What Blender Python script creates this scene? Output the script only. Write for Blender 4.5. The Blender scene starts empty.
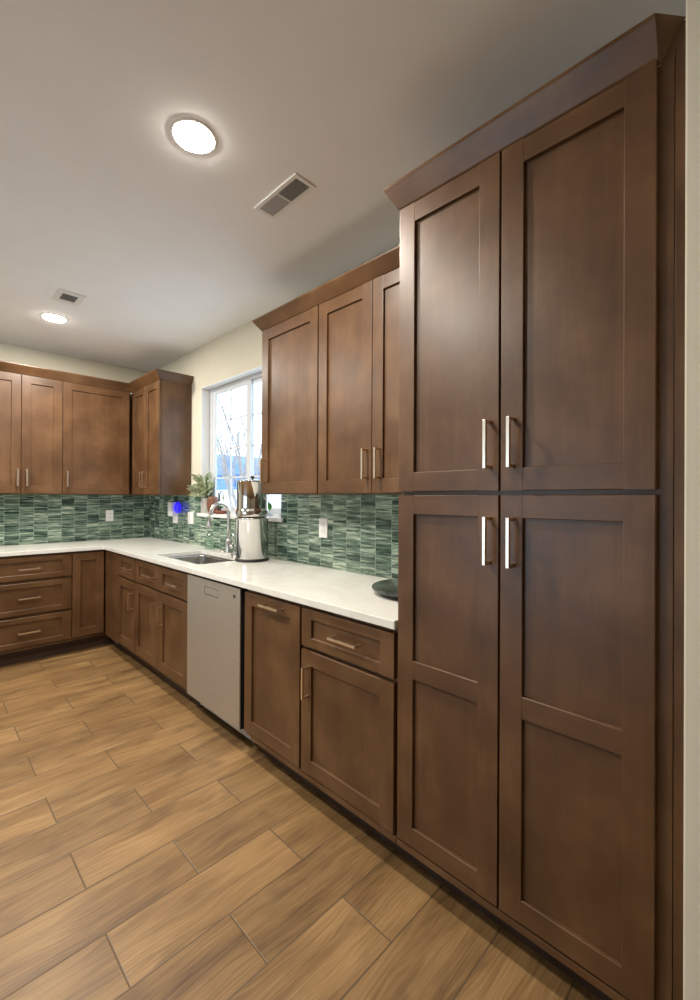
import bpy, bmesh, math, random
from mathutils import Vector, Matrix
random.seed(7)
PI = math.pi
SC = bpy.context.scene
COL = SC.collection

# ------------------------------------------------------------------ camera
cd = bpy.data.cameras.new('camera')
cam = bpy.data.objects.new('camera', cd)
COL.objects.link(cam)
cd.sensor_fit = 'AUTO'
cd.sensor_width = 36.0
cd.lens = 435.7379 / 1000 * 36.0
cd.shift_y = -(500 - 496.8692) / 1000
cd.clip_start = 0.02
_yaw, _pit, _rol = math.radians(45.1996), math.radians(0.1637), math.radians(0.2842)
_f = Vector((math.sin(_yaw) * math.cos(_pit), math.cos(_yaw) * math.cos(_pit), math.sin(_pit)))
_r = Vector((math.cos(_yaw), -math.sin(_yaw), 0))
_u = _r.cross(_f)
_r2 = _r * math.cos(_rol) + _u * math.sin(_rol)
_u2 = -_r * math.sin(_rol) + _u * math.cos(_rol)
_m = Matrix((_r2, _u2, -_f)).transposed().to_4x4()
_m.translation = Vector((0, 0, 1.3505))
cam.matrix_world = _m
SC.camera = cam

# ------------------------------------------------------------------ world, exposure, light levels
W = bpy.data.worlds.new('overcast_sky')
SC.world = W
W.use_nodes = True
_bg = W.node_tree.nodes['Background']
_bg.inputs[0].default_value = (0.68, 0.85, 1.0, 1)
_bg.inputs[1].default_value = 2.5
SC.view_settings.view_transform = 'Standard'
SC.view_settings.look = 'None'
SC.view_settings.exposure = 0.52
SC.view_settings.gamma = 1.0
SC.view_settings.use_curve_mapping = False
LAMP = 470.0                      # emission of each recessed ceiling light
LAMP_COL = (1.0, 0.915, 0.80, 1)

# ------------------------------------------------------------------ key dimensions (metres, camera at x=0 y=0)
XB, YB = 1.2248, 4.3063          # front plane of base doors: right run, back run
XW, YW = 1.848, 4.930            # walls
XU, YU = 1.550, 4.632            # front plane of upper doors
ZC = 2.7203                      # ceiling
ZU0, ZU1 = 1.371, 2.397          # upper cabinets
CT = 0.914                       # counter top
RB, RU, BB, BU = ('R', XB), ('R', XU), ('B', YB), ('B', YU)

def P(run, a, d, z):
    """a: along the run, d: depth from the door plane into the wall."""
    return Vector((run[1] + d, a, z)) if run[0] == 'R' else Vector((a, run[1] + d, z))

# ------------------------------------------------------------------ node helpers
def new_mat(name):
    m = bpy.data.materials.new(name)
    m.use_nodes = True
    nt = m.node_tree
    return m, nt, nt.nodes['Principled BSDF']

class NB:
    def __init__(s, nt): s.nt = nt
    def n(s, t, **kw):
        x = s.nt.nodes.new(t)
        for k, v in kw.items(): setattr(x, k, v)
        return x
    def link(s, a, b): s.nt.links.new(a, b)
    def set(s, sock, v):
        if isinstance(v, bpy.types.NodeSocket): s.link(v, sock)
        else: sock.default_value = v
    def math(s, op, a, b=0.0, c=None, clamp=False):
        x = s.n('ShaderNodeMath', operation=op, use_clamp=clamp)
        s.set(x.inputs[0], a); s.set(x.inputs[1], b)
        if c is not None: s.set(x.inputs[2], c)
        return x.outputs[0]
    def comb(s, x=0.0, y=0.0, z=0.0):
        c = s.n('ShaderNodeCombineXYZ')
        s.set(c.inputs[0], x); s.set(c.inputs[1], y); s.set(c.inputs[2], z)
        return c.outputs[0]
    def noise(s, vec, scale=1.0, detail=3.0, rough=0.5, dist=0.0):
        x = s.n('ShaderNodeTexNoise')
        s.set(x.inputs['Vector'], vec)
        x.inputs['Scale'].default_value = scale; x.inputs['Detail'].default_value = detail
        x.inputs['Roughness'].default_value = rough; x.inputs['Distortion'].default_value = dist
        return x.outputs['Fac']
    def white(s, vec):
        x = s.n('ShaderNodeTexWhiteNoise', noise_dimensions='3D')
        s.set(x.inputs['Vector'], vec)
        return x.outputs['Value'], x.outputs['Color']
    def ramp(s, fac, stops):
        x = s.n('ShaderNodeValToRGB')
        s.set(x.inputs[0], fac)
        e = x.color_ramp.elements
        while len(e) < len(stops): e.new(0.5)
        for el, (p, c) in zip(e, stops):
            el.position = p
            el.color = (*c, 1) if len(c) == 3 else c
        return x.outputs[0]
    def mix(s, fac, a, b, blend='MIX'):
        x = s.n('ShaderNodeMix', data_type='RGBA', blend_type=blend)
        s.set(x.inputs[0], fac)
        for sock, v in ((x.inputs[6], a), (x.inputs[7], b)):
            if isinstance(v, bpy.types.NodeSocket): s.link(v, sock)
            else: sock.default_value = (*v, 1) if len(v) == 3 else v
        return x.outputs[2]
    def bump(s, h, strength=0.2, dist=0.01):
        x = s.n('ShaderNodeBump')
        x.inputs['Strength'].default_value = strength; x.inputs['Distance'].default_value = dist
        s.set(x.inputs['Height'], h)
        return x.outputs[0]
    def pos(s):
        g = s.n('ShaderNodeNewGeometry')
        x = s.n('ShaderNodeSeparateXYZ')
        s.link(g.outputs['Position'], x.inputs[0])
        return g.outputs['Position'], x.outputs[0], x.outputs[1], x.outputs[2]

def plain(name, col, rough=0.5, metal=0.0, spec=0.5, emit=None, es=0.0, mottling=0.0, mscale=6.0):
    m, nt, b = new_mat(name)
    nb = NB(nt)
    b.inputs['Roughness'].default_value = rough
    b.inputs['Metallic'].default_value = metal
    b.inputs['Specular IOR Level'].default_value = spec
    if mottling:
        p, x, y, z = nb.pos()
        f = nb.noise(p, mscale, 4.0)
        nb.link(nb.ramp(f, [(0.3, [c * (1 - mottling) for c in col]), (0.7, [min(1, c * (1 + mottling)) for c in col])]), b.inputs['Base Color'])
    else:
        b.inputs['Base Color'].default_value = (*col, 1)
    if emit:
        b.inputs['Emission Color'].default_value = (*emit, 1)
        b.inputs['Emission Strength'].default_value = es
    return m

def wood(name, grain):
    """Stained maple: soft blotches and a fine grain running along one axis."""
    m, nt, b = new_mat(name)
    nb = NB(nt)
    p, x, y, z = nb.pos()
    oi = nb.n('ShaderNodeObjectInfo').outputs['Random']
    k = {'z': (9, 9, 0.7), 'y': (9, 0.7, 9), 'x': (0.7, 9, 9)}[grain]
    off = nb.math('MULTIPLY', oi, 37.0)
    v = nb.comb(nb.math('MULTIPLY_ADD', x, k[0], off), nb.math('MULTIPLY_ADD', y, k[1], off), nb.math('MULTIPLY_ADD', z, k[2], off))
    g1 = nb.noise(v, 2.2, 5.0, 0.6, 0.6)
    g2 = nb.noise(v, 13.0, 3.0, 0.6, 0.2)
    bl = nb.noise(nb.comb(nb.math('ADD', x, off), nb.math('ADD', y, off), z), 5.0, 3.0, 0.55)
    f = nb.math('ADD', nb.math('MULTIPLY', g1, 0.26), nb.math('ADD', nb.math('MULTIPLY', g2, 0.12), nb.math('MULTIPLY', bl, 0.62)))
    c = nb.ramp(f, [(0.30, (0.058, 0.0255, 0.0092)), (0.50, (0.104, 0.0490, 0.0188)), (0.70, (0.165, 0.085, 0.036))])
    nb.link(c, b.inputs['Base Color'])
    b.inputs['Roughness'].default_value = 0.36
    b.inputs['Specular IOR Level'].default_value = 0.5
    nb.link(nb.math('MULTIPLY_ADD', bl, 0.10, 0.32), b.inputs['Roughness'])
    nb.link(nb.bump(g2, 0.04, 0.002), b.inputs['Normal'])
    return m

WV, WX, WY = wood('maple_grain_upright', 'z'), wood('maple_grain_across_x', 'x'), wood('maple_grain_across_y', 'y')
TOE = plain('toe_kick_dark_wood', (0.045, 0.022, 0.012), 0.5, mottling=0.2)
INSIDE = plain('cabinet_shadow_gap', (0.05, 0.025, 0.014), 0.6, mottling=0.15)
NICKEL = plain('champagne_nickel', (0.86, 0.76, 0.62), 0.28, 1.0)
PAINT = plain('cream_wall_paint', (0.68, 0.645, 0.53), 0.75, spec=0.25, mottling=0.015)
CEIL = plain('ceiling_paint', (0.90, 0.90, 0.90), 0.85, spec=0.2, mottling=0.012)
WHITE = plain('white_trim_paint', (0.80, 0.80, 0.78), 0.45)
VINYL = plain('white_window_vinyl', (0.62, 0.65, 0.68), 0.35)
PLASTIC = plain('white_plastic', (0.88, 0.87, 0.84), 0.35)
BLACK = plain('black_rubber', (0.012, 0.012, 0.012), 0.5)
STEEL = plain('polished_steel', (0.62, 0.61, 0.60), 0.05, 1.0)
BRUSHED = plain('brushed_steel', (0.50, 0.49, 0.48), 0.24, 1.0)
CHROME = plain('brushed_nickel_faucet', (0.72, 0.70, 0.67), 0.20, 1.0)
DIFF = plain('lamp_diffuser', (0.9, 0.9, 0.9), 0.5, emit=LAMP_COL[:3], es=LAMP)

def dishwasher_steel():
    m, nt, b = new_mat('dishwasher_steel')
    nb = NB(nt)
    p, x, y, z = nb.pos()
    f = nb.noise(nb.comb(x, nb.math('MULTIPLY', y, 3.0), nb.math('MULTIPLY', z, 220.0)), 3.0, 2.0)
    nb.link(nb.ramp(f, [(0.3, (0.50, 0.48, 0.45)), (0.7, (0.58, 0.56, 0.53))]), b.inputs['Base Color'])
    b.inputs['Metallic'].default_value = 0.85
    b.inputs['Roughness'].default_value = 0.42
    return m
DWS = dishwasher_steel()

def quartz():
    m, nt, b = new_mat('white_quartz')
    nb = NB(nt)
    p, x, y, z = nb.pos()
    f = nb.noise(p, 2.2, 6.0, 0.6, 1.2)
    v = nb.math('ABSOLUTE', nb.math('SUBTRACT', f, 0.5))
    nb.link(nb.ramp(v, [(0.0, (0.72, 0.715, 0.67)), (0.05, (0.77, 0.77, 0.73))]), b.inputs['Base Color'])
    b.inputs['Roughness'].default_value = 0.16
    return m
QUARTZ = quartz()

def floor_mat():
    m, nt, b = new_mat('wood_look_floor_tile')
    nb = NB(nt)
    p, x, y, z = nb.pos()
    TW, TL = 0.2145, 0.605
    ry = nb.math('DIVIDE', nb.math('ADD', y, 40 * TW - 1.056), TW)
    row = nb.math('FLOOR', ry); fy = nb.math('FRACT', ry)
    par = nb.math('MODULO', row, 2.0)                      # 1 where joints fall at x = .43
    rx = nb.math('ADD', nb.math('DIVIDE', nb.math('SUBTRACT', x, 0.735 - 40 * TL), TL), nb.math('MULTIPLY', par, 0.5))
    col = nb.math('FLOOR', rx); fx = nb.math('FRACT', rx)
    ex = nb.math('MULTIPLY', nb.math('MINIMUM', fx, nb.math('SUBTRACT', 1.0, fx)), TL)
    ey = nb.math('MULTIPLY', nb.math('MINIMUM', fy, nb.math('SUBTRACT', 1.0, fy)), TW)
    e = nb.math('MINIMUM', ex, ey)
    grout = nb.math('SUBTRACT', 1.0, nb.math('MULTIPLY', nb.math('SUBTRACT', e, 0.0021), 1000.0, clamp=True))
    rv, rc = nb.white(nb.comb(row, col, 3.0))
    rs = nb.n('ShaderNodeSeparateColor'); nb.link(rc, rs.inputs[0])
    ox = nb.math('MULTIPLY', rs.outputs[0], 30.0); oy = nb.math('MULTIPLY', rs.outputs[1], 30.0)
    wob = nb.noise(nb.comb(nb.math('ADD', x, ox), nb.math('MULTIPLY_ADD', y, 3.0, oy), rv), 2.5, 2.0)
    yy = nb.math('MULTIPLY_ADD', wob, 0.09, y)
    v1 = nb.comb(nb.math('MULTIPLY_ADD', x, 1.6, ox), nb.math('MULTIPLY_ADD', yy, 16.0, oy), rv)
    v2 = nb.comb(nb.math('MULTIPLY_ADD', x, 5.0, ox), nb.math('MULTIPLY_ADD', yy, 150.0, oy), rv)
    g1 = nb.noise(v1, 1.0, 4.0, 0.6, 0.5)
    g2 = nb.noise(v2, 1.0, 3.0, 0.6, 0.2)
    bl = nb.noise(nb.comb(nb.math('MULTIPLY_ADD', x, 3.0, ox), nb.math('MULTIPLY_ADD', y, 6.0, oy), rv), 1.0, 3.0)
    f = nb.math('ADD', nb.math('ADD', nb.math('MULTIPLY', g1, 0.36), nb.math('MULTIPLY', g2, 0.36)), nb.math('MULTIPLY', bl, 0.28))
    c = nb.ramp(f, [(0.33, (0.085, 0.045, 0.018)), (0.46, (0.205, 0.116, 0.046)), (0.58, (0.315, 0.190, 0.080)), (0.70, (0.41, 0.268, 0.130))])
    kn = nb.noise(nb.comb(nb.math('MULTIPLY_ADD', x, 5.0, oy), nb.math('MULTIPLY_ADD', y, 9.0, ox), rv), 1.0, 2.0, .5)
    c = nb.mix(nb.math('MULTIPLY', nb.math('SUBTRACT', kn, .60), 4.0, clamp=True), c, (0.10, 0.062, 0.030))
    tint = nb.math('MULTIPLY_ADD', rs.outputs[2], 0.20, 0.86)
    c = nb.mix(1.0, c, nb.comb(tint, tint, tint), 'MULTIPLY')
    c = nb.mix(grout, c, (0.12, 0.075, 0.038))
    nb.link(c, b.inputs['Base Color'])
    nb.link(nb.math('MULTIPLY_ADD', g2, 0.18, 0.34), b.inputs['Roughness'])
    h = nb.math('ADD', nb.math('MULTIPLY', g2, 0.10), nb.math('MULTIPLY', nb.math('MULTIPLY', e, 250.0, clamp=True), 1.0))
    nb.link(nb.bump(h, 0.35, 0.003), b.inputs['Normal'])
    return m

def tile_mat(name, axis, c0, w):
    m, nt, b = new_mat(name)
    nb = NB(nt)
    p, x, y, z = nb.pos()
    a = x if axis == 'x' else y
    h = 0.0765
    rc_ = nb.math('DIVIDE', nb.math('SUBTRACT', a, c0 - 60 * w), w)
    col = nb.math('FLOOR', rc_); fc = nb.math('FRACT', rc_)
    o, _ = nb.white(nb.comb(col, 7.0, 1.0))
    rz = nb.math('ADD', nb.math('DIVIDE', z, h), o)
    row = nb.math('FLOOR', rz); fz = nb.math('FRACT', rz)
    ec = nb.math('MULTIPLY', nb.math('MINIMUM', fc, nb.math('SUBTRACT', 1.0, fc)), w)
    ez = nb.math('MULTIPLY', nb.math('MINIMUM', fz, nb.math('SUBTRACT', 1.0, fz)), h)
    gv = nb.math('SUBTRACT', 1.0, nb.math('MULTIPLY', nb.math('SUBTRACT', ec, 0.0012), 900.0, clamp=True))
    gh = nb.math('SUBTRACT', 1.0, nb.math('MULTIPLY', nb.math('SUBTRACT', ez, 0.0004), 900.0, clamp=True))
    rv, rcol = nb.white(nb.comb(col, row, 2.0))
    rs = nb.n('ShaderNodeSeparateColor'); nb.link(rcol, rs.inputs[0])
    ox = nb.math('MULTIPLY', rs.outputs[0], 40.0); oy = nb.math('MULTIPLY', rs.outputs[1], 40.0)
    v1 = nb.comb(nb.math('MULTIPLY_ADD', a, 4.0, ox), nb.math('MULTIPLY_ADD', z, 62.0, oy), rv)
    v2 = nb.comb(nb.math('MULTIPLY_ADD', a, 14.0, ox), nb.math('MULTIPLY_ADD', z, 190.0, oy), rv)
    g1 = nb.noise(v1, 1.0, 3.0, 0.6, 0.7)
    g2 = nb.noise(v2, 1.0, 2.0, 0.5, 0.3)
    f = nb.math('ADD', nb.math('ADD', nb.math('MULTIPLY', g1, 0.74), nb.math('MULTIPLY', g2, 0.24)),
                nb.math('MULTIPLY_ADD', rs.outputs[2], 0.10, -0.05))
    c = nb.ramp(f, [(0.355, (0.016, 0.036, 0.032)), (0.435, (0.062, 0.112, 0.086)), (0.50, (0.146, 0.220, 0.168)),
                    (0.56, (0.285, 0.375, 0.285)), (0.65, (0.60, 0.67, 0.57))])
    c = nb.mix(nb.math('MULTIPLY', nb.math('MAXIMUM', gv, nb.math('MULTIPLY', gh, 0.6)), 0.75), c, (0.38, 0.47, 0.38))
    nb.link(c, b.inputs['Base Color'])
    b.inputs['Roughness'].default_value = 0.22
    hh = nb.math('MULTIPLY', nb.math('MINIMUM', ec, ez), 300.0, clamp=True)
    nb.link(nb.bump(hh, 0.25, 0.002), b.inputs['Normal'])
    return m

def clear_glass(name, tint=(1, 1, 1)):
    m = bpy.data.materials.new(name); m.use_nodes = True
    nt = m.node_tree; nb = NB(nt)
    nt.nodes.remove(nt.nodes['Principled BSDF'])
    tr = nb.n('ShaderNodeBsdfTransparent'); tr.inputs[0].default_value = (*tint, 1)
    gl = nb.n('ShaderNodeBsdfGlossy'); gl.inputs['Roughness'].default_value = 0.02
    lw = nb.n('ShaderNodeLayerWeight'); lw.inputs[0].default_value = 0.5
    fr = nb.math('MULTIPLY_ADD', nb.math('POWER', lw.outputs['Facing'], 5.0), 0.9, 0.03)
    mx = nb.n('ShaderNodeMixShader')
    nb.link(fr, mx.inputs[0]); nb.link(tr.outputs[0], mx.inputs[1]); nb.link(gl.outputs[0], mx.inputs[2])
    nb.link(mx.outputs[0], nt.nodes['Material Output'].inputs[0])
    return m
GLASS = clear_glass('window_glass', (0.97, 0.985, 1.0))
BOTTLE = clear_glass('bottle_glass', (0.87, 0.92, 0.90))

# ------------------------------------------------------------------ mesh helpers
class MB:
    """Collects shapes in world coordinates, then links them as ONE mesh object."""
    def __init__(s):
        s.bm = bmesh.new(); s.mats = []
    def mi(s, m):
        if m not in s.mats: s.mats.append(m)
        return s.mats.index(m)
    def merge(s, b, m, smooth=False):
        i = s.mi(m)
        bmesh.ops.recalc_face_normals(b, faces=b.faces[:])
        vm = {v: s.bm.verts.new(v.co) for v in b.verts}
        for f in b.faces:
            try: g = s.bm.faces.new([vm[v] for v in f.verts])
            except ValueError: continue
            g.material_index = i; g.smooth = smooth
        b.free(); return s
    def box(s, lo, hi, m, bevel=0.0, seg=2, along=None):
        lo, hi = Vector([min(a, b) for a, b in zip(lo, hi)]), Vector([max(a, b) for a, b in zip(lo, hi)])
        b = bmesh.new()
        bmesh.ops.create_cube(b, size=1.0)
        for v in b.verts: v.co = Vector([lo[i] + (v.co[i] + 0.5) * (hi[i] - lo[i]) for i in range(3)])
        if bevel: bmesh.ops.bevel(b, geom=[e for e in b.edges if along is None or abs((e.verts[0].co - e.verts[1].co).normalized()[along]) > .9], offset=bevel, segments=seg, affect='EDGES', profile=0.6)
        return s.merge(b, m)
    def rbox(s, run, a0, a1, d0, d1, z0, z1, m, bevel=0.0, seg=2, along=None):
        return s.box(P(run, a0, d0, z0), P(run, a1, d1, z1), m, bevel, seg, along)
    def lathe(s, c, prof, m, n=40, axis=(0, 0, 1), smooth=True):
        b = bmesh.new()
        q = Vector((0, 0, 1)).rotation_difference(Vector(axis)).to_matrix()
        rings = []
        for r, h in prof:
            if r < 1e-5: rings.append([b.verts.new(Vector(c) + q @ Vector((0, 0, h)))])
            else: rings.append([b.verts.new(Vector(c) + q @ Vector((r * math.cos(2 * PI * i / n), r * math.sin(2 * PI * i / n), h))) for i in range(n)])
        for A, B in zip(rings, rings[1:]):
            for i in range(n):
                j = (i + 1) % n
                if len(A) == 1 and len(B) == 1: break
                if len(A) == 1: b.faces.new((A[0], B[i], B[j]))
                elif len(B) == 1: b.faces.new((A[i], A[j], B[0]))
                else: b.faces.new((A[i], A[j], B[j], B[i]))
        return s.merge(b, m, smooth)
    def tube(s, pts, rad, m, n=12, smooth=True):
        pts = [Vector(p) for p in pts]
        if not hasattr(rad, '__len__'): rad = [rad] * len(pts)
        b = bmesh.new(); rings = []
        ref = None
        for i, p in enumerate(pts):
            t = (pts[min(i + 1, len(pts) - 1)] - pts[max(i - 1, 0)]).normalized()
            if ref is None: ref = t.orthogonal().normalized()
            ref = (ref - t * ref.dot(t)).normalized()
            w = t.cross(ref)
            rings.append([b.verts.new(p + (ref * math.cos(2 * PI * k / n) + w * math.sin(2 * PI * k / n)) * rad[i]) for k in range(n)])
        for A, B in zip(rings, rings[1:]):
            for k in range(n):
                b.faces.new((A[k], A[(k + 1) % n], B[(k + 1) % n], B[k]))
        b.faces.new(rings[0][::-1]); b.faces.new(rings[-1])
        return s.merge(b, m, smooth)
    def sweep(s, prof_rows, m):
        """rows of equal point counts, skinned with quads; closed profile, capped ends."""
        b = bmesh.new()
        R = [[b.verts.new(q) for q in row] for row in prof_rows]
        n = len(R[0])
        for A, B in zip(R, R[1:]):
            for k in range(n): b.faces.new((A[k], A[(k + 1) % n], B[(k + 1) % n], B[k]))
        b.faces.new(R[0][::-1]); b.faces.new(R[-1])
        return s.merge(b, m)
    def poly(s, pts, m, smooth=False):
        b = bmesh.new(); b.faces.new([b.verts.new(q) for q in pts])
        return s.merge(b, m, smooth)
    def build(s, name, parent=None, origin=None):
        """origin (or the parent's world place) becomes the mesh's zero."""
        o0 = Vector((0, 0, 0))
        q = parent
        while q is not None:
            o0 += Vector(q.location); q = q.parent
        o1 = Vector(origin) if (origin is not None and parent is None) else o0
        me = bpy.data.meshes.new(name)
        for v in s.bm.verts: v.co -= o1
        s.bm.to_mesh(me); s.bm.free()
        for m in s.mats: me.materials.append(m)
        o = bpy.data.objects.new(name, me)
        COL.objects.link(o)
        if parent is not None: o.parent = parent
        else: o.location = o1
        return o

def tag(o, label=None, cat=None, group=None, kind=None):
    for k, v in (('label', label), ('category', cat), ('group', group), ('kind', kind)):
        if v: o[k] = v
    return o
def thing(name, loc, label, cat, group=None, kind=None):
    o = bpy.data.objects.new(name, None); COL.objects.link(o)
    o.empty_display_size = 0.1
    o.location = loc
    return tag(o, label, cat, group, kind)
def struct(o): o['kind'] = 'structure'; return o
def dup(root, loc, label):
    r = root.copy(); COL.objects.link(r); r.location = loc; r['label'] = label
    for ch in root.children:
        c = ch.copy(); COL.objects.link(c); c.parent = r
        for g in ch.children:
            d = g.copy(); COL.objects.link(d); d.parent = c
    return r

# ================================================================== THE ROOM
XL, YF = -3.3, -2.9               # far left and rear walls
ZW0, ZW1, YW0, YW1 = 1.180, 2.342, 2.510, 3.735     # window opening in the right wall
STUB_X, STUB_Y = 1.200, 0.154     # wall end beside the pantry

fm = MB(); fm.box((XL - .1, YF - .1, -0.05), (XW + .12, YW + .12, 0.0), floor_mat())
struct(fm.build('floor'))
cm = MB(); cm.box((XL - .1, YF - .1, ZC), (XW + .12, YW + .12, ZC + 0.08), CEIL)
struct(cm.build('ceiling'))
w = MB()
w.box((XW, STUB_Y, 0), (XW + .12, YW0, ZC), PAINT)
w.box((XW, YW1, 0), (XW + .12, YW + .12, ZC), PAINT)
w.box((XW, YW0, 0), (XW + .12, YW1, ZW0), PAINT)
w.box((XW, YW0, ZW1), (XW + .12, YW1, ZC), PAINT)
struct(w.build('wall_right'))
w = MB(); w.box((XL - .1, YW, 0), (XW, YW + .12, ZC), PAINT); struct(w.build('wall_back'))
w = MB(); w.box((STUB_X, YF - .1, 0), (XW + .12, STUB_Y, ZC), PAINT, 0.004); struct(w.build('wall_corner'))
w = MB(); w.box((XL, YF - .1, 0), (STUB_X, YF, ZC), PAINT); struct(w.build('wall_front'))
DY0, DY1, DZ = 1.3, 3.5, 2.10
w = MB()
w.box((XL - .1, YF, 0), (XL, DY0, ZC), PAINT); w.box((XL - .1, DY1, 0), (XL, YW, ZC), PAINT); w.box((XL - .1, DY0, DZ), (XL, DY1, ZC), PAINT)
struct(w.build('wall_left'))

# unseen patio door added on the far left wall to bring in daylight
pd = thing('added_patio_door', (XL, (DY0 + DY1) / 2, 0), None, None, kind='structure')
f = MB()
f.box((XL - .09, DY0, 0), (XL - .02, DY0 + .06, DZ), VINYL); f.box((XL - .09, DY1 - .06, 0), (XL - .02, DY1, DZ), VINYL)
f.box((XL - .09, DY0, DZ - .06), (XL - .02, DY1, DZ), VINYL); f.box((XL - .09, DY0, 0), (XL - .02, DY1, .05), VINYL)
f.box((XL - .08, (DY0 + DY1) / 2 - .05, .05), (XL - .03, (DY0 + DY1) / 2 + .05, DZ - .06), VINYL)
f.build('door_frame', pd)
g = MB(); g.box((XL - .06, DY0 + .06, .05), (XL - .054, DY1 - .06, DZ - .06), GLASS); g.build('glass_pane', pd)

# window over the sink
win = thing('window_1', (XW + .1, (YW0 + YW1) / 2, ZW0), None, None, kind='structure')
XG = 1.924
t = MB()
for lo, hi in (((XW - .002, YW1 - .006, ZW0 + .028), (XG, YW1, ZW1)), ((XW - .002, YW0, ZW0 + .028), (XG, YW0 + .006, ZW1)), ((XW - .002, YW0, ZW1 - .006), (XG, YW1, ZW1))):
    t.box(lo, hi, WHITE, 0.001)
t.build('window_reveal', win)
t = MB(); t.box((1.822, YW0 - .022, ZW0), (XG + .01, YW1 + .03, ZW0 + .028), WHITE, 0.003); t.build('window_sill', win)
t = MB()
FB = ZW0 + .028
t.box((XG, YW1 - .05, FB), (1.968, YW1 - .006, ZW1 - .006), VINYL, .002)
t.box((XG, YW0 + .006, FB), (1.968, YW0 + .05, ZW1 - .006), VINYL, .002)
t.box((XG, YW0 + .05, ZW1 - .036), (1.968, YW1 - .05, ZW1 - .006), VINYL, .002)
t.box((XG, YW0 + .05, FB), (1.968, YW1 - .05, FB + .03), VINYL, .002)
t.build('window_frame', win)
def sash(y0, y1, x0, x1):
    s = MB(); sw = .055; z0, z1 = FB + .03, ZW1 - .036
    s.box((x0, y0, z0), (x1, y0 + sw, z1), VINYL, .003); s.box((x0, y1 - sw, z0), (x1, y1, z1), VINYL, .003)
    s.box((x0, y0 + sw, z0), (x1, y1 - sw, z0 + .035), VINYL, .003); s.box((x0, y0 + sw, z1 - .03), (x1, y1 - sw, z1), VINYL, .003)
    o = s.build('sash', win)
    k = MB(); xm = (x0 + x1) / 2; ga, gb = z0 + .035, z1 - .03
    k.box((xm - .004, (y0 + y1) / 2 - .007, ga), (xm + .004, (y0 + y1) / 2 + .007, gb), VINYL)
    for i in (1, 2, 3):
        zz = ga + (gb - ga) * i / 4
        k.box((xm - .004, y0 + sw, zz - .006), (xm + .004, y1 - sw, zz + .006), VINYL)
    k.build('window_grid', o)
    k = MB(); k.box((xm + .006, y0 + sw, ga), (xm + .009, y1 - sw, gb), GLASS); k.build('window_pane', o)
sash(3.055, YW1 - .05, 1.928, 1.946)
sash(YW0 + .05, 3.11, 1.948, 1.966)

# ================================================================== OUTSIDE THE WINDOW
SNOW = plain('pale_patio_ground', (0.75, 0.77, 0.80), 0.8, mottling=.06, mscale=1.0)
gm = MB(); gm.box((1.98, -10, -.35), (40, 45, -.30), SNOW); struct(gm.build('ground'))
def siding():
    m, nt, b = new_mat('blue_lap_siding'); nb = NB(nt)
    p, x, y, z = nb.pos()
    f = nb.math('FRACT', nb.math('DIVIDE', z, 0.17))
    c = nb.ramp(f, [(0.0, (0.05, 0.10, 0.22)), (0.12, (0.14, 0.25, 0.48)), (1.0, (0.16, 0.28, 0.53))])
    nb.link(c, b.inputs['Base Color']); b.inputs['Roughness'].default_value = .6
    return m
SID = siding()
ROOFM = plain('blue_grey_shingle', (0.16, 0.25, 0.42), 0.8, mottling=.25, mscale=3)
hs = thing('house', (11.5, 18, -.3), 'blue lap sided house seen beyond the bare tree through the window', 'house')
q = MB(); q.box((9.0, 14.2, 1.66), (14, 22, 2.3), SID); q.build('siding_wall', hs)
q = MB(); q.box((8.95, 14.15, -.3), (14.05, 22.05, 1.66), plain('white_render', (.8, .8, .8), .7, mottling=.04)); q.build('lower_wall', hs)
q = MB()
q.sweep([[Vector((xx, 13.9, 2.25)), Vector((xx, 22.3, 2.25)), Vector((xx, 22.3, 2.33)), Vector((xx, 18.1, 3.3)), Vector((xx, 13.9, 2.52))] for xx in (8.8, 14.2)], ROOFM)
q.build('roof', hs)
q = MB(); q.box((8.97, 15.3, 1.78), (9.0, 16.0, 2.2), plain('dark_window_glass', (.1, .16, .28), .1)); q.build('window', hs)

BARK = plain('pale_grey_bark', (0.34, 0.29, 0.27), 0.8, mottling=.2, mscale=20)
tr = MB()
rnd = random.Random(11)
def limb(p, d, L, r, depth):
    pts = [p]; n = 5
    dd = d.copy()
    for i in range(n):
        dd = (dd + Vector((rnd.uniform(-.10, .10), rnd.uniform(-.10, .10), .04))).normalized()
        pts.append(pts[-1] + dd * L / n)
    tr.tube(pts, [r * (1 - .45 * i / n) for i in range(n + 1)], BARK, 6)
    if depth == 0: return
    for k in range(3 if depth > 1 else 2):
        i = rnd.randint(2, n)
        a = rnd.uniform(0, 2 * PI)
        side = Vector((math.cos(a), math.sin(a), rnd.uniform(.3, .9)))
        limb(pts[i], (dd * 1.0 + side * .42).normalized(), L * rnd.uniform(.55, .8), r * .45, depth - 1)
for (dx, dy, az, tilt, L) in ((0, 0, 2.2, .10, 2.2), (.06, .05, .8, .28, 2.0), (-.05, .06, 1.5, .42, 2.2), (.05, -.06, 4.6, .24, 2.0), (-.06, -.04, 3.4, .3, 1.9)):
    limb(Vector((5.0 + dx, 8.15 + dy, .55)), Vector((math.sin(tilt) * math.cos(az), math.sin(tilt) * math.sin(az), math.cos(tilt))), L, .038, 3)
tr.tube([(5.0, 8.15, -.32), (5.0, 8.15, .2), (5.0, 8.15, .62)], [.12, .10, .085], BARK, 10)
tag(tr.build('bare_tree', origin=(5.0, 8.15, -.3)), 'bare winter tree with thin spreading branches outside the window', 'tree')

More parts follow.
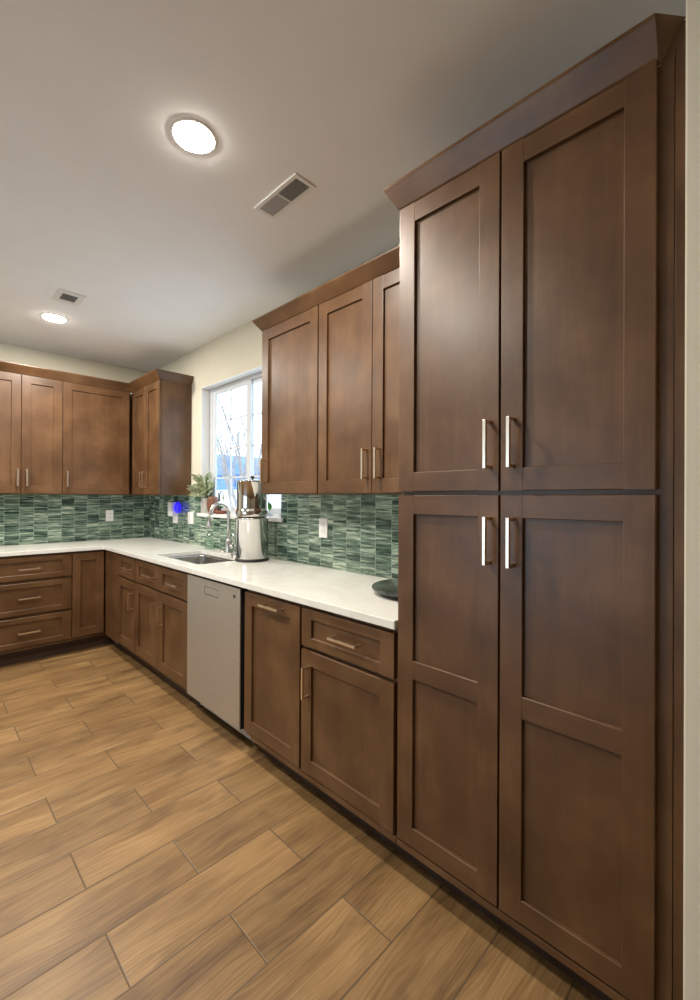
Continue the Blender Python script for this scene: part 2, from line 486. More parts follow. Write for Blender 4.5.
# ================================================================== CABINET PARTS
STILE = .066
def door(run, a0, a1, z0, z1, parent, name='door', rails=None, stile=STILE):
    """Shaker front: two stiles, rails, recessed flat panel. rails = extra (z0, z1) cross rails."""
    m = MB(); T = .019; bv = .0030; ax = 1 if run[0] == 'R' else 0
    H = WY if run[0] == 'R' else WX
    tr_ = br_ = STILE if (z1 - z0) > .3 else .042
    m.rbox(run, a0, a0 + stile, 0, T, z0, z1, WV, .0022, 3, 2)
    m.rbox(run, a1 - stile, a1, 0, T, z0, z1, WV, .0022, 3, 2)
    b0, b1 = a0 + stile, a1 - stile
    e = .0004
    m.rbox(run, b0 - e, b1 + e, .0003, T, z1 - tr_, z1, H, bv, 3, ax)
    m.rbox(run, b0 - e, b1 + e, .0003, T, z0, z0 + br_, H, bv, 3, ax)
    for r0, r1 in rails or []: m.rbox(run, b0 - e, b1 + e, .0003, T, r0, r1, H, bv, 3, ax)
    m.rbox(run, b0 - .004, b1 + .004, .0115, .0175, z0 + br_ - .004, z1 - tr_ + .004, WV if z1 - z0 > .3 else H)
    return m.build(name, parent)

def pull_v(run, a, z0, z1, parent):
    m = MB(); h = .005; so = .034
    m.rbox(run, a - h, a + h, -so - h, -so + h, z0, z1, NICKEL, .001)
    for z in (z0 + h, z1 - h): m.rbox(run, a - h * .9, a + h * .9, -so, .001, z - h, z + h, NICKEL, .0008)
    return m.build('handle', parent)
def pull_h(run, a0, a1, z, parent):
    m = MB(); h = .005; so = .034
    m.rbox(run, a0, a1, -so - h, -so + h, z - h, z + h, NICKEL, .001)
    for a in (a0 + h, a1 - h): m.rbox(run, a - h, a + h, -so, .001, z - h * .9, z + h * .9, NICKEL, .0008)
    return m.build('handle', parent)

def root_of(run, a0, a1, z, depth, name, label, cat):
    c = P(run, (a0 + a1) / 2, depth / 2, z)
    return thing(name, c, label, cat)

Z_D0, Z_D1, Z_DR0, Z_DR1 = .143, .683, .700, .863     # base door and drawer fronts

def base_box(run, a0, a1, root, a0f=None, a1f=None, toe=True):
    m = MB(); D = .615
    a0f = a0 if a0f is None else a0f; a1f = a1 if a1f is None else a1f
    m.rbox(run, a0f, a1f, .0205, .040, .114, .881, WV, .0008)        # face frame
    m.rbox(run, a0, a1, .040, D, .114, .881, WV)                     # carcass
    o = m.build('body', root)
    if toe:
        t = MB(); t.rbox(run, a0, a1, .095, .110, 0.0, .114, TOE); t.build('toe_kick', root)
    return o

# ------------------------------------------------------------------ pantry
pr = root_of(RB, .180, .975, 0, .62, 'pantry_cabinet', 'tall dark brown four door pantry cabinet at the right', 'cabinet')
m = MB()
m.rbox(RB, .180, .975, .0205, .045, .114, 2.379, WV, .0008)
m.rbox(RB, .180, .975, .045, .615, .114, 2.379, WV)
m.rbox(RB, .212, .975, .001, .0215, .117, .139, WY, .001)
m.build('body', pr)
m = MB(); m.rbox(RB, .1545, .1785, .0215, .045, .0, 2.452, WV, .0006); m.build('filler_strip', pr)
m = MB(); m.rbox(RB, .1790, .2070, .0215, .040, 2.3795, 2.452, WY); m.build('top_rail', pr)
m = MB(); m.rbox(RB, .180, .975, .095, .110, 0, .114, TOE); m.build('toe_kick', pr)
d = door(RB, .597, .973, 1.375, 2.379, pr); pull_v(RB, .624, 1.440, 1.584, d)
d = door(RB, .211, .591, 1.375, 2.379, pr); pull_v(RB, .552, 1.440, 1.584, d)
d = door(RB, .597, .973, .145, 1.361, pr, rails=[(.724, .788)]); pull_v(RB, .624, 1.154, 1.297, d)
d = door(RB, .211, .591, .145, 1.361, pr, rails=[(.724, .788)]); pull_v(RB, .552, 1.154, 1.297, d)

# ------------------------------------------------------------------ right run base cabinets
c = root_of(RB, .978, 1.522, 0, .62, 'base_cabinet', 'brown base cabinet with one drawer above one door, beside the tall pantry', 'cabinet')
base_box(RB, .978, 1.522, c)
d = door(RB, .990, 1.516, Z_D0, Z_D1, c); pull_v(RB, 1.466, .482, .618, d)
d = door(RB, .990, 1.516, Z_DR0, Z_DR1, c, 'drawer'); pull_h(RB, 1.150, 1.306, .783, d)

_trim = lambda a0, a1, c: (lambda m: (m.rbox(RB, a0, a1, .001, .0205, .117, .139, WY, .001), m.build('bottom_trim', c)))(MB())
_trim(.978, 1.522, c)
c = root_of(RB, 1.522, 1.990, 0, .62, 'base_cabinet', 'narrow brown base cabinet with full height pull-out front right of the dishwasher', 'cabinet')
base_box(RB, 1.522, 1.990, c)
d = door(RB, 1.529, 1.984, Z_D0, Z_DR1, c); pull_h(RB, 1.650, 1.808, .829, d)
_trim(1.522, 1.925, c)

c = root_of(RB, 2.645, 3.558, 0, .62, 'sink_cabinet', 'brown sink base cabinet with two doors and two false drawers left of dishwasher', 'cabinet')
m = MB()
m.rbox(RB, 2.645, 3.558, .0205, .040, .114, .881, WV, .0008)
m.rbox(RB, 2.645, 2.665, .040, .615, .114, .881, WV); m.rbox(RB, 3.538, 3.558, .040, .615, .114, .881, WV)
m.rbox(RB, 2.665, 3.538, .040, .615, .114, .134, WV)
m.build('body', c)
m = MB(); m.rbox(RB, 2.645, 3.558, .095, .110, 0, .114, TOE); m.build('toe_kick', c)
d = door(RB, 2.651, 3.0995, Z_D0, Z_D1, c); pull_v(RB, 3.034, .466, .602, d)
d = door(RB, 3.1035, 3.552, Z_D0, Z_D1, c); pull_v(RB, 3.150, .466, .602, d)
d = door(RB, 2.651, 3.0995, Z_DR0, Z_DR1, c, 'drawer'); pull_h(RB, 2.735, 2.905, .778, d)
d = door(RB, 3.1035, 3.552, Z_DR0, Z_DR1, c, 'drawer'); pull_h(RB, 3.155, 3.325, .780, d)

c = root_of(RB, 3.558, 4.306, 0, .62, 'base_cabinet', 'brown base cabinet with one small drawer and door, between sink cabinet and corner', 'cabinet')
base_box(RB, 3.558, 3.965, c)
d = door(RB, 3.564, 3.958, Z_D0, Z_D1, c); pull_v(RB, 3.600, .470, .606, d)
d = door(RB, 3.564, 3.958, Z_DR0, Z_DR1, c, 'drawer'); pull_h(RB, 3.625, 3.775, .780, d)
m = MB(); m.rbox(RB, 3.966, YB + .020, .010, .034, .114, .881, WV, .0008); m.build('corner_filler', c)
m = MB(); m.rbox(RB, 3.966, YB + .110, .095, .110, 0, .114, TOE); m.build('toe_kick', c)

# ------------------------------------------------------------------ dishwasher
dw = thing('dishwasher', (XB + .3, 2.33, 0), 'stainless steel dishwasher under the white counter', 'dishwasher')
m = MB(); m.rbox(RB, 2.012, 2.640, .045, .60, .10, .872, BLACK); m.build('tub', dw)
m = MB()
pa0, pa1, pz0, pz1 = 2.252, 2.418, .782, .829                    # pocket handle opening
T0, T1 = -.004, .003
m.rbox(RB, 2.0232, 2.6398, .0032, .040, .1282, .8678, BLACK)
m.rbox(RB, 2.023, pa0, T0, T1, .128, .868, DWS, .0); m.rbox(RB, pa1, 2.640, T0, T1, .128, .868, DWS)
m.rbox(RB, pa0, pa1, T0, T1, .128, pz0, DWS); m.rbox(RB, pa0, pa1, T0, T1, pz1, .868, DWS)
dd = m.build('door', dw)
m = MB(); m.rbox(RB, pa0 + .004, pa1 - .004, -.003, .003, pz0 + .004, pz1 - .003, DWS, .001); m.build('pocket_handle', dd)
m = MB()
m.lathe(P(RB, 2.081, -.004, .823), [(0, -.001), (.0115, -.001), (.0115, .0015), (0, .0022)], plain('dark_badge', (.12, .12, .12), .3, .6), 24, axis=(-1, 0, 0))
o = m.build('badge', dd)
m = MB(); m.rbox(RB, 2.014, 2.642, .085, .094, .030, .122, plain('grey_kick_plate', (.46, .45, .43), .45, .3)); m.build('kick_plate', dw)

# ------------------------------------------------------------------ back run base cabinets
c = root_of(BB, .360, .973, 0, .62, 'drawer_cabinet', 'brown three drawer base cabinet on the back wall at left', 'cabinet')
base_box(BB, .360, .973, c)
for z0, z1 in ((.680, .863), (.402, .655), (.143, .378)):
    z0b = z0
    d = door(BB, .367, .969, z0b, z1, c, 'drawer')
    pull_h(BB, .600, .745, {.680: .768, .402: .535, .143: .262}[z0], d)
c = root_of(BB, .973, 1.222, 0, .62, 'corner_cabinet', 'brown corner base cabinet with one narrow plain door and no handle', 'cabinet')
m = MB(); m.rbox(BB, .973, 1.222, .0205, .040, .114, .881, WV, .0008); m.rbox(BB, .973, 1.80, .150, .61, .114, .881, WV)
m.rbox(BB, .973, 1.222, .040, .150, .114, .881, WV); m.build('body', c)
door(BB, .977, 1.219, Z_D0, Z_DR1, c, stile=.06)
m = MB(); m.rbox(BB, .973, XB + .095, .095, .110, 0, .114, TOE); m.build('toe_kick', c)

# ------------------------------------------------------------------ worktop, sink
EDGE = .012
xs0, xs1, ys0, ys1, rc = 1.318, 1.700, 2.690, 3.400, .035
def rrect(x0, x1, y0, y1, r, n=6):
    pts = []
    for cx, cy, a0 in ((x1 - r, y1 - r, 0), (x0 + r, y1 - r, PI / 2), (x0 + r, y0 + r, PI), (x1 - r, y0 + r, 1.5 * PI)):
        pts += [(cx + r * math.cos(a0 + PI / 2 * i / n), cy + r * math.sin(a0 + PI / 2 * i / n)) for i in range(n + 1)]
    return pts
outer = [(XB - EDGE, .979), (XW - .001, .979), (XW - .001, YW - .001), (.360, YW - .001), (.360, YB - EDGE), (XB - EDGE, YB - EDGE)]
inner = rrect(xs0, xs1, ys0, ys1, rc)
b = bmesh.new()
edges = []
for loop in (outer, inner):
    vs = [b.verts.new((x, y, CT)) for x, y in loop]
    edges += [b.edges.new((vs[i], vs[(i + 1) % len(vs)])) for i in range(len(vs))]
bmesh.ops.triangle_fill(b, use_beauty=True, use_dissolve=False, edges=edges)
bmesh.ops.recalc_face_normals(b, faces=b.faces[:])
if b.faces[0].normal.z < 0: bmesh.ops.reverse_faces(b, faces=b.faces[:])
ret = bmesh.ops.extrude_face_region(b, geom=b.faces[:])
for v in [g for g in ret['geom'] if isinstance(g, bmesh.types.BMVert)]: v.co.z -= .032
mc = MB(); mc.merge(b, QUARTZ)
ct = mc.build('worktop', origin=(1.53, 3.0, CT - .032))
tag(ct, 'L shaped white quartz worktop over the base cabinets', 'worktop')
bv = ct.modifiers.new('edge', 'BEVEL'); bv.width = .0025; bv.segments = 2; bv.limit_method = 'ANGLE'

sk = thing('sink', ((xs0 + xs1) / 2, (ys0 + ys1) / 2, .68), 'undermount stainless steel sink basin set in the white worktop', 'sink')
m = MB()
rows = []
for (g, z, r) in ((.010, CT - .0335, rc + .008), (.006, CT - .0335, rc + .006), (.004, CT - .05, rc + .004), (-.006, .72, rc), (-.03, .690, rc), (-.06, .684, rc)):
    rows.append([Vector((x, y, z)) for x, y in rrect(xs0 - g, xs1 + g, ys0 - g, ys1 + g, max(r, .012))])
b = bmesh.new()
R = [[b.verts.new(v) for v in row] for row in rows]
for A, B in zip(R, R[1:]):
    for k in range(len(A)): b.faces.new((A[k], A[(k + 1) % len(A)], B[(k + 1) % len(A)], B[k]))
b.faces.new(R[-1])
m.merge(b, BRUSHED, True)
m.build('basin', sk)
m = MB(); m.lathe(((xs0 + xs1) / 2 + .06, (ys0 + ys1) / 2, .6842), [(0, .001), (.03, .001), (.034, .004), (.046, .004), (.048, .0)], STEEL, 30); m.build('drain', sk)

# ------------------------------------------------------------------ backsplash tiles
TM_R, TM_B = tile_mat('green_glass_tile_right', 'y', 1.505, .1165), tile_mat('green_glass_tile_back', 'x', .584, .1087)
m = MB(); TH = .010
m.box((XW - TH, .979, CT + .0005), (XW - .001, YW0, ZU0 - .0005), TM_R); m.box((XW - TH, YW0, CT + .0005), (XW - .001, YW1, ZW0 - .0005), TM_R)
m.box((XW - TH, YW1, CT + .0005), (XW - .001, YW - TH, ZU0 - .0005), TM_R)
tag(m.build('backsplash', origin=(XW, 2.9, CT)), 'green streaked tile backsplash on the window wall', 'backsplash')
m = MB(); m.box((.360, YW - TH, CT + .0005), (XW - TH - .0005, YW - .001, ZU0 - .0005), TM_B)
tag(m.build('backsplash', origin=(1.1, YW, CT)), 'green streaked tile backsplash on the back wall at left', 'backsplash')

# ------------------------------------------------------------------ upper cabinets
def upper_box(run, a0, a1, root, D=.298):
    m = MB()
    m.rbox(run, a0, a1, .0205, .040, ZU0, ZU1, WV, .0008)
    m.rbox(run, a0, a1, .040, D - .001, ZU0, ZU1, WV)
    m.build('body', root)
UZ0, UZ1 = 1.377, 2.3965
c = root_of(RU, .978, 1.789, ZU0, .298, 'wall_cabinet', 'brown two door upper cabinet next to the tall pantry', 'cabinet')
upper_box(RU, .978, 1.789, c)
d = door(RU, .985, 1.3930, UZ0, UZ1, c); pull_v(RU, 1.345, 1.442, 1.587, d)
d = door(RU, 1.3965, 1.784, UZ0, UZ1, c); pull_v(RU, 1.426, 1.442, 1.587, d)
c = root_of(RU, 1.789, 2.330, ZU0, .298, 'wall_cabinet', 'brown single door upper cabinet right of the window', 'cabinet')
upper_box(RU, 1.789, 2.330, c)
d = door(RU, 1.794, 2.326, UZ0, UZ1, c); pull_v(RU, 2.282, 1.442, 1.587, d)
c = root_of(RU, 3.932, YW, ZU0, .298, 'wall_cabinet', 'brown corner upper cabinet left of the window, two narrow doors', 'cabinet')
upper_box(RU, 3.932, YW - .001, c)
d = door(RU, 3.938, 4.273, UZ0, UZ1, c); pull_v(RU, 4.240, 1.442, 1.587, d)
d = door(RU, 4.277, 4.600, UZ0, UZ1, c); pull_v(RU, 4.310, 1.442, 1.587, d)
c = root_of(BU, .360, .964, ZU0, .298, 'wall_cabinet', 'brown two door upper cabinet on the back wall, cut by the left edge', 'cabinet')
upper_box(BU, .360, .964, c)
d = door(BU, .365, .660, UZ0, UZ1, c); pull_v(BU, .634, 1.440, 1.584, d)
d = door(BU, .664, .960, UZ0, UZ1, c); pull_v(BU, .698, 1.440, 1.584, d)
c = root_of(BU, .964, 1.545, ZU0, .298, 'wall_cabinet', 'brown single wide door upper cabinet on the back wall, nearest the corner', 'cabinet')
upper_box(BU, .964, 1.545, c)
d = door(BU, .968, 1.530, UZ0, UZ1, c, stile=.07); pull_v(BU, .998, 1.440, 1.584, d)

# ------------------------------------------------------------------ crown mouldings
def crown_prof(ZK1, CP, ZK0):
    # (outward, z): foot on the face, flat slope, small square lip at the top
    return [(-.020, ZK0), (-.001, ZK0), (.003, ZK0 + .004), (CP - .001, ZK1 - .010), (CP, ZK1 - .009), (CP, ZK1), (-.020, ZK1)]
def crown(path, name, label, mat, top=2.457, CP=.040, foot=2.380, cut=None):
    """path: (face point, outward mitre direction); cut: end row sawn on the slant, its back edge this far further along -y."""
    m = MB()
    prof = crown_prof(top, CP, foot)
    rows = [[Vector((p[0] + mv[0] * o, p[1] + mv[1] * o, z)) for o, z in prof] for p, mv in path]
    if cut:
        for v, (o, z) in zip(rows[0], prof):
            if z > foot + .01: v.y -= cut * (CP - o) / (CP + .020)
    m.sweep(rows, mat)
    c0 = sum((r[0] for r in rows), Vector()) / len(rows)
    return tag(m.build(name, origin=c0), label, 'moulding')
crown([((XB, .208), (-1, 0)), ((XB, .975), (-1, 1)), ((XB + .30, .975), (0, 1))], 'crown_moulding', 'brown crown moulding along the top of the tall pantry', WY, cut=.050)
crown([((XU, .980), (-1, 0)), ((XU, 2.330), (-1, 1)), ((XW - .002, 2.330), (0, 1))], 'crown_moulding', 'brown crown moulding over the upper cabinets right of window', WY, top=2.466, CP=.042, foot=2.398)
crown([((.360, YU), (0, -1)), ((XU, YU), (-1, -1)), ((XU, 3.932), (-1, -1)), ((XW - .002, 3.932), (0, -1))], 'crown_moulding', 'brown crown moulding over the back wall and corner upper cabinets', WX, top=2.476, CP=.044, foot=2.398)

# ================================================================== CEILING FIXTURES
lt = thing('ceiling_light', (.750, 1.590, ZC), 'nearer of two round recessed ceiling lights, large in view', 'ceiling light')
m = MB(); m.lathe((.750, 1.590, ZC), [(.0725, -.0005), (.088, -.0005), (.087, -.0022), (.078, -.0036), (.0725, -.0030)], WHITE, 48); m.build('trim_ring', lt)
m = MB(); m.lathe((.750, 1.590, ZC), [(.072, -.0015), (.0715, -.0042), (.066, -.0056), (.045, -.0064), (0, -.0068)], DIFF, 48); m.build('diffuser', lt)
dup(lt, (.764, 3.965, ZC), 'farther of two round recessed ceiling lights, near the back cabinets')
dup(lt, (-.35, 1.70, ZC), 'unseen round recessed ceiling light left of the frame, near the camera')  # added lamp out of view, sited from the sheen on the pantry doors
dup(lt, (-.30, 3.45, ZC), 'unseen round recessed ceiling light left of the frame, toward the back wall')  # second lamp added out of view, sited from the upper cabinet sheen

VD = plain('vent_dark', (.10, .10, .095), .6)
VG = plain('vent_grey_slat', (.36, .35, .335), .5)
VM = plain('vent_mid_grey', (.30, .29, .275), .5)
vt = thing('ceiling_vent', (1.19, 1.60, ZC), 'long rectangular ceiling air vent above the worktop', 'vent')
m = MB(); x0, x1, y0, y1 = 1.132, 1.245, 1.457, 1.772; fw = .018
for lo, hi in (((x0, y0), (x0 + fw, y1)), ((x1 - fw, y0), (x1, y1)), ((x0 + fw, y0), (x1 - fw, y0 + fw)), ((x0 + fw, y1 - fw), (x1 - fw, y1)), ((x0 + fw, 1.608), (x1 - fw, 1.616))):
    m.box((*lo, ZC - .007), (*hi, ZC), WHITE, .0015)
m.build('frame', vt)
m = MB(); m.box((x0 + fw, y0 + fw, ZC - .002), (x1 - fw, y1 - fw, ZC - .0005), VD); m.build('backing', vt)
m = MB()
for i in range(8):                              # near bank: open blades, gaps between them
    xx = x0 + fw + .003 + i * .0091
    m.box((xx, y0 + fw, ZC - .0065), (xx + .0042, 1.608, ZC - .0030), VM)
for i in range(8):                              # far bank: shut blades
    xx = x0 + fw + .0005 + i * .0092
    m.box((xx, 1.616, ZC - .0062), (xx + .0089, y1 - fw, ZC - .0040), VG)
m.build('louvres', vt)
vt = thing('ceiling_vent', (.755, 3.48, ZC), 'small square ceiling vent beside the farther recessed light', 'vent')
m = MB(); x0, x1, y0, y1 = .675, .835, 3.375, 3.59; fx_, fy_ = .035, .05
for lo, hi in (((x0, y0), (x0 + fx_, y1)), ((x1 - fx_, y0), (x1, y1)), ((x0 + fx_, y0), (x1 - fx_, y0 + fy_)), ((x0 + fx_, y1 - fy_), (x1 - fx_, y1))):
    m.box((*lo, ZC - .006), (*hi, ZC), WHITE, .0015)
m.build('frame', vt)
m = MB(); m.box((x0 + fx_, y0 + fy_, ZC - .003), (x1 - fx_, y1 - fy_, ZC - .0005), VD); m.build('backing', vt)
m = MB()
for i in range(5):
    yy = y0 + fy_ + .012 + i * .022
    m.box((x0 + fx_, yy, ZC - .006), (x1 - fx_, yy + .004, ZC - .003), VM)
m.build('louvres', vt)

# ================================================================== SMALL THINGS ON THE WALL
def outlet(run, a0, a1, z0, z1, label, parent=None):
    o = thing('wall_outlet', P(run, (a0 + a1) / 2, 0, (z0 + z1) / 2), label, 'outlet')
    m = MB(); m.rbox(run, a0, a1, -.006, 0, z0, z1, PLASTIC, .002); m.build('cover_plate', o)
    am = (a0 + a1) / 2; zm = (z0 + z1) / 2
    m = MB(); m.rbox(run, am - .017, am + .017, -.0085, -.004, zm - .034, zm + .034, PLASTIC, .001)
    pl = m.build('receptacle', o)
    m = MB(); dk = plain('outlet_slot', (.25, .24, .22), .6)
    for s in (-1, 1):
        m = MB()
        m.rbox(run, am - .008, am - .006, -.0088, -.008, zm + s * .019 - .005, zm + s * .019 + .005, dk)
        m.rbox(run, am + .006, am + .008, -.0088, -.008, zm + s * .019 - .005, zm + s * .019 + .005, dk)
        m.rbox(run, am - .0065, am + .0065, -.00865, -.008, zm + s * .019 - .0008, zm + s * .019 + .0008, dk)
        m.build('socket', pl)
    return o
RT, BT = ('R', XW - TH), ('B', YW - TH)
outlet(RT, 2.020, 2.098, 1.100, 1.222, 'white wall outlet on green tile under the right upper cabinets')
outlet(RT, 3.855, 3.968, 1.103, 1.214, 'white switch plate on green tile just left of the window sill')
outlet(RT, 4.195, 4.300, 1.096, 1.225, 'white outlet on green tile holding the blue plug-in light')
outlet(BT, 1.405, 1.476, 1.101, 1.216, 'white wall outlet on the back wall tile')

nl = thing('night_light', (XW - TH - .009, 4.25, 1.19), 'white plug-in night light with a glowing blue shade above the outlet', 'night light')
m = MB(); m.box((1.775, 4.205, 1.165), (XW - TH - .0092, 4.290, 1.305), PLASTIC, .008, 3); m.build('plug_body', nl)
m = MB(); m.lathe((1.800, 4.118, 1.252), [(0, -.05), (.018, -.05), (.030, -.03), (.034, 0), (.028, .030), (.015, .050), (0, .054)],
                  plain('blue_glow', (.02, .02, .6), .3, emit=(.02, .01, 1.0), es=1.0), 24); m.build('blue_shade', nl)

# ================================================================== THINGS ON THE WORKTOP AND SILL
# water filter
fc = (1.674, 2.620, CT)
wf = thing('water_filter', fc, 'tall polished steel gravity water filter on the worktop by the sink', 'water filter')
m = MB(); m.lathe(fc, [(0, .0002), (.112, .0002), (.115, .004), (.115, .014), (.110, .016), (.1, .016)], BLACK, 48); m.build('base_ring', wf)
m = MB(); m.lathe(fc, [(.10, .0165), (.1095, .018), (.110, .024), (.110, .285), (.1145, .289), (.1145, .297), (.1085, .300), (.09, .302)], STEEL, 64); m.build('lower_chamber', wf)
m = MB(); m.lathe(fc, [(.09, .3025), (.105, .304), (.1105, .312), (.1135, .325), (.1135, .340), (.111, .352), (.1065, .358), (.1055, .366), (.1055, .542), (.1065, .543), (.1065, .546), (.100, .548)], STEEL, 64); m.build('upper_chamber', wf)
m = MB(); m.lathe(fc, [(.1055, .5485), (.1055, .552), (.09, .557), (.04, .561), (0, .562)], STEEL, 48)
ld = m.build('lid', wf)
m = MB(); m.lathe(fc, [(0, .561), (.006, .561), (.006, .568), (.015, .571), (.016, .581), (.010, .586), (0, .587)], BLACK, 24); m.build('knob', ld)
m = MB()
sd = Vector((-.75, .66, 0)).normalized(); s0 = Vector(fc) + Vector((0, 0, .045)) + sd * .106
m.tube([s0, s0 + sd * .035], .010, STEEL, 12); m.tube([s0 + sd * .03 + Vector((0, 0, .004)), s0 + sd * .034 + Vector((0, 0, -.03))], .007, STEEL, 10)
m.build('spigot', wf)

# faucet
fb = (1.765, 3.095, CT)
fa = thing('faucet', fb, 'brushed nickel gooseneck kitchen faucet behind the sink', 'faucet')
m = MB(); m.lathe(fb, [(0, 0.0003), (.031, .0003), (.031, .006), (.030, .010), (.029, .014), (.029, .098), (.026, .104), (.016, .110), (0, .110)], CHROME, 32); m.build('base', fa)
m = MB(); Rr = .076
pts = [Vector((fb[0], fb[1], CT + .085)), Vector((fb[0], fb[1], CT + .2)), Vector((fb[0], fb[1], CT + .315))]
zc_ = CT + .315
for i in range(1, 15):
    a = PI * .97 * i / 14
    pts.append(Vector((fb[0] - Rr + Rr * math.cos(a), fb[1] + .004 * i / 14, zc_ + Rr * math.sin(a))))
pts.append(pts[-1] + Vector((-.003, 0, -.02)))
m.tube(pts, .0150, CHROME, 16); m.build('neck', fa)
m = MB(); e = pts[-1]; dn = Vector((-.10, 0, -1)).normalized()
m.tube([e, e + dn * .012, e + dn * .05, e + dn * .095, e + dn * .10], [.0165, .019, .021, .024, .021], CHROME, 18)
sh = m.build('spray_head', fa)
m = MB(); bp_ = e + dn * .045 + Vector((-.0145, -.003, 0)); m.tube([bp_ + Vector((0, 0, -.02)), bp_ + Vector((0, 0, .02))], [.006, .006], BLACK, 10); m.build('spray_button', sh)
m = MB(); hp = Vector((fb[0], fb[1] - .022, CT + .055))
m.tube([hp, hp + Vector((0, -.035, 0))], .015, CHROME, 16)
m.tube([hp + Vector((0, -.028, .005)), hp + Vector((-.004, -.046, .05)), hp + Vector((-.008, -.058, .10))], [.007, .0055, .005], CHROME, 10); m.build('lever', fa)

m = MB(); m.lathe((1.745, 3.160, CT), [(0, .0003), (.020, .0003), (.020, .010), (.016, .014), (0, .015)], CHROME, 24)
tag(m.build('hole_cover', origin=(1.745, 3.160, CT)), 'small round metal cap on the worktop beside the faucet', 'cap')

bt = thing('soap_bottle', (1.780, 3.440, CT), 'clear round glass soap bottle behind the sink', 'bottle')
m = MB(); m.lathe((1.780, 3.440, CT), [(0, .0005), (.040, .0005), (.045, .006), (.046, .05), (.042, .075), (.026, .095), (.014, .102), (.014, .112), (.011, .112), (.011, .102), (.024, .092), (.039, .073), (.043, .05), (.042, .008), (0, .006)], BOTTLE, 32); m.build('glass', bt)
m = MB(); m.lathe((1.780, 3.440, CT), [(0, .112), (.013, .112), (.013, .124), (.004, .126), (.004, .146), (0, .146)], CHROME, 20)
m.tube([(1.780, 3.440, CT + .143), (1.76, 3.436, CT + .146), (1.745, 3.432, CT + .139)], .004, CHROME, 8); m.build('pump', bt)

# dark stone board
def marble():
    m, nt, b = new_mat('dark_green_marble'); nb = NB(nt)
    p, x, y, z = nb.pos()
    f = nb.noise(nb.comb(nb.math('MULTIPLY', x, 3.0), nb.math('MULTIPLY', y, 12.0), z), 2.5, 6.0, .65, 1.5)
    nb.link(nb.ramp(f, [(.35, (.016, .022, .018)), (.55, (.045, .055, .045)), (.7, (.11, .11, .09))]), b.inputs['Base Color'])
    b.inputs['Roughness'].default_value = .16
    return m
bc = (1.632, 1.195, CT)
sb = thing('serving_board', bc, 'round dark green stone turntable on the worktop beside the pantry', 'serving board')
m = MB(); m.lathe(bc, [(0, .016), (.175, .016), (.192, .018), (.200, .024), (.200, .032), (.197, .0345), (0, .035)], marble(), 72); m.build('board', sb)
m = MB(); m.lathe(bc, [(0, .0004), (.10, .0004), (.10, .0155), (0, .0155)], BLACK, 40); m.build('foot', sb)

# plants on the sill
SZ = ZW0 + .028
def leaf_mat(name, c1, c2, c3):
    m, nt, b = new_mat(name); nb = NB(nt)
    p, x, y, z = nb.pos()
    f = nb.noise(p, 38.0, 3.0, .6, .8)
    nb.link(nb.ramp(f, [(.38, c1), (.50, c2), (.62, c3)]), b.inputs['Base Color'])
    b.inputs['Roughness'].default_value = .4
    return m
LEAF = leaf_mat('variegated_leaf', (.24, .38, .20), (.66, .68, .46), (.85, .83, .66))
GREEN = leaf_mat('green_leaf', (.08, .26, .04), (.16, .40, .06), (.24, .5, .1))
STEM = plain('green_stem', (.16, .22, .07), .6, mottling=.2)
BSTEM = plain('brown_stem', (.16, .08, .045), .6, mottling=.2)
SOIL = plain('potting_soil', (.05, .033, .022), .9, mottling=.3, mscale=90)
def leaf(m, base, d, L, wd, droop, mat, rl=0.0):
    """one curved leaf blade with a folded midrib"""
    d = d.normalized(); up = Vector((0, 0, 1))
    side = d.cross(up).normalized(); n = side.cross(d)
    side = (side * math.cos(rl) + n * math.sin(rl)).normalized()
    b = bmesh.new(); L_, C_, R_ = [], [], []
    N = 8; p = base.copy(); dd = d.copy()
    for i in range(N + 1):
        s_ = i / N
        wv = wd * (math.sin(PI * min(1, s_ * .93 + .07)) ** .8) if i < N else 0.0005
        lift = side.cross(dd).normalized() * wv * .22
        L_.append(b.verts.new(p + side * wv + lift)); C_.append(b.verts.new(p)); R_.append(b.verts.new(p - side * wv + lift))
        dd = (dd + Vector((0, 0, -droop / N))).normalized(); p = p + dd * L / N
    for i in range(N):
        b.faces.new((L_[i], L_[i + 1], C_[i + 1], C_[i])); b.faces.new((C_[i], C_[i + 1], R_[i + 1], R_[i]))
    geom = bmesh.ops.solidify(b, geom=b.faces[:], thickness=.0008)
    m.merge(b, mat, True)

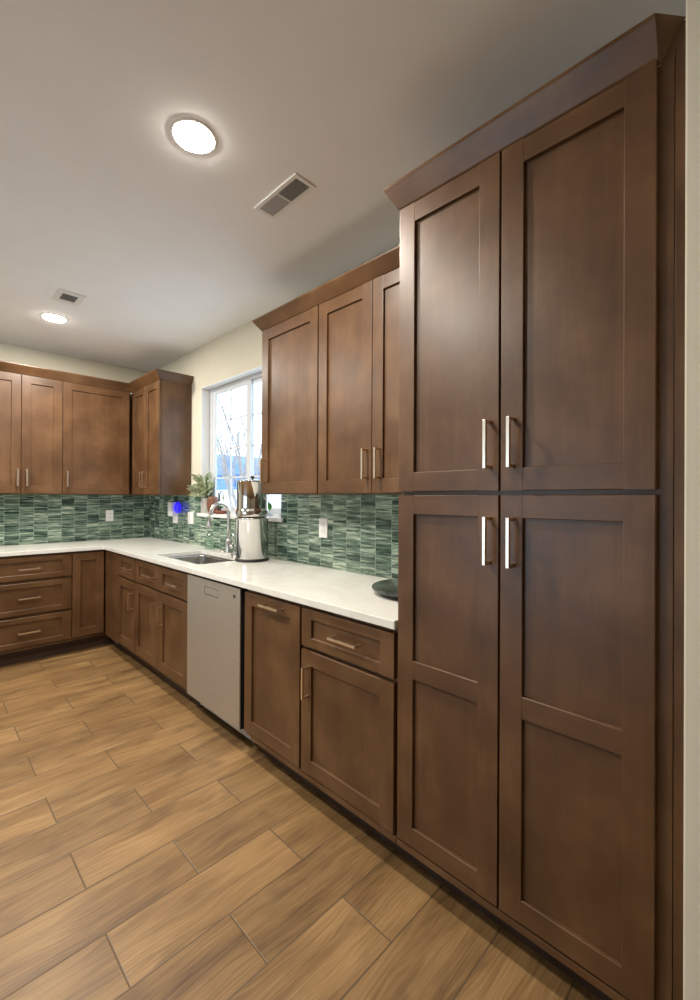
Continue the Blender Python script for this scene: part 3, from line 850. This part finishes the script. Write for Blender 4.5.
pc = (1.885, 3.678, SZ)
pl = thing('potted_plant', pc, 'variegated leafy plant in a pale pot at the left end of the sill', 'plant')
m = MB(); m.lathe(pc, [(0, .0004), (.040, .0004), (.043, .004), (.049, .13), (.051, .135), (.048, .135), (.046, .125), (.0, .12)], plain('pale_grey_pot', (.52, .50, .45), .4, mottling=.08, mscale=25), 36); m.build('pot', pl)
m = MB(); m.lathe(pc, [(.0455, .122), (.0, .126)], SOIL, 24); m.build('soil', pl)
m = MB(); st = MB(); rnd = random.Random(5)
for i in range(4):
    a = 1.2 + i * 1.6
    top = Vector((pc[0] - .012 + .012 * math.cos(a), pc[1] + .02 * math.sin(a), SZ + .20 + .02 * i))
    st.tube([Vector((pc[0], pc[1], SZ + .115)), (Vector(pc) + top) / 2 + Vector((0, 0, .08)), top], [.005, .004, .003], STEM, 7)
for i in range(19):
    a = i * 2.399 + .4
    el = .05 + 1.3 * (i / 19) ** 1.5 + .3 * rnd.random()
    h = SZ + .145 + .13 * (i / 19)
    dx = math.cos(a); dy = math.sin(a)
    if dx > 0: dx *= .15; el = max(el, .8)                     # held back by the window glass
    if dy > -.1: dx = min(dx, -.9 * max(dy, 0) - .25)          # the reveal of the window is close on this side
    d_ = Vector((dx, dy, el))
    leaf(m, Vector((pc[0] - .012, pc[1], h)), d_, rnd.uniform(.13, .20) if dx < .05 else .11, rnd.uniform(.028, .038), rnd.uniform(.4, 1.0), LEAF, rnd.choice((-1, 1)) * rnd.uniform(.3, 1.4))
m.build('foliage', pl); st.build('stem', pl)

WOV = plain('brown_woven_clay', (.17, .065, .035), .55, mottling=.35, mscale=60)
vc = (1.876, 3.568, SZ)
m = MB(); m.lathe(vc, [(0, .0004), (.030, .0004), (.038, .01), (.050, .05), (.052, .085), (.044, .125), (.040, .150), (.036, .150), (.040, .122), (.047, .085), (.045, .05), (.034, .014), (0, .01)], WOV, 36)
tag(m.build('vase', origin=vc), 'round brown clay vase on the sill in front of the leafy plant', 'vase')

dc = (1.872, 3.425, SZ)
sp = thing('small_plant', dc, 'small sprouting plant in a low red clay dish on the sill', 'plant')
m = MB(); m.lathe(dc, [(0, .0004), (.036, .0004), (.042, .006), (.050, .030), (.047, .030), (.040, .012), (0, .010)], plain('red_clay', (.20, .05, .03), .6, mottling=.2, mscale=40), 32); m.build('dish', sp)
m = MB(); m.lathe(dc, [(.0455, .026), (0, .028)], SOIL, 24); m.build('soil', sp)
m = MB()
q0 = Vector(dc) + Vector((0, 0, .025))
m.tube([q0, q0 + Vector((0, .01, .08)), q0 + Vector((0, .015, .14)), q0 + Vector((0, -.005, .175)), q0 + Vector((0, -.035, .165)), q0 + Vector((0, -.05, .125)), q0 + Vector((0, -.052, .10))], [.005, .005, .0045, .004, .004, .004, .005], BSTEM, 8)
m.tube([q0 + Vector((0, .03, 0)), q0 + Vector((0, .034, .16))], .006, plain('dark_stake', (.04, .07, .05), .6), 8)
m.build('stem', sp)
m = MB()
for (oy, oz, a, L) in ((-.05, .10, 3.6, .06), (-.05, .085, 5.0, .06), (.0, .03, 4.4, .07), (-.01, .03, 3.9, .08), (-.02, .025, 4.9, .09)):
    leaf(m, q0 + Vector((-.004, oy, oz)), Vector((.3 * math.cos(a), math.sin(a), .5)), L, .014, .8, GREEN if oz < .09 else LEAF)
m.build('foliage', sp)

rc_ = (1.885, 2.800, SZ)
rp = thing('seedling', rc_, 'little green leaved seedling on the sill behind the water filter', 'plant')
m = MB(); m.lathe(rc_, [(0, .0004), (.025, .0004), (.032, .05), (.029, .05), (.026, .042), (0, .04)], WHITE, 28); m.build('pot', rp)
m = MB(); q0 = Vector(rc_) + Vector((0, 0, .04))
m.tube([q0, q0 + Vector((0, -.04, .055)), q0 + Vector((-.003, -.080, .070))], [.0025, .002, .0015], STEM, 6); m.build('stem', rp)
m = MB(); leaf(m, q0 + Vector((-.004, -.080, .066)), Vector((-.1, -.28, -.9)), .065, .020, .1, GREEN)
leaf(m, q0 + Vector((0, -.03, .05)), Vector((0, .6, .6)), .05, .014, .5, GREEN); m.build('foliage', rp)
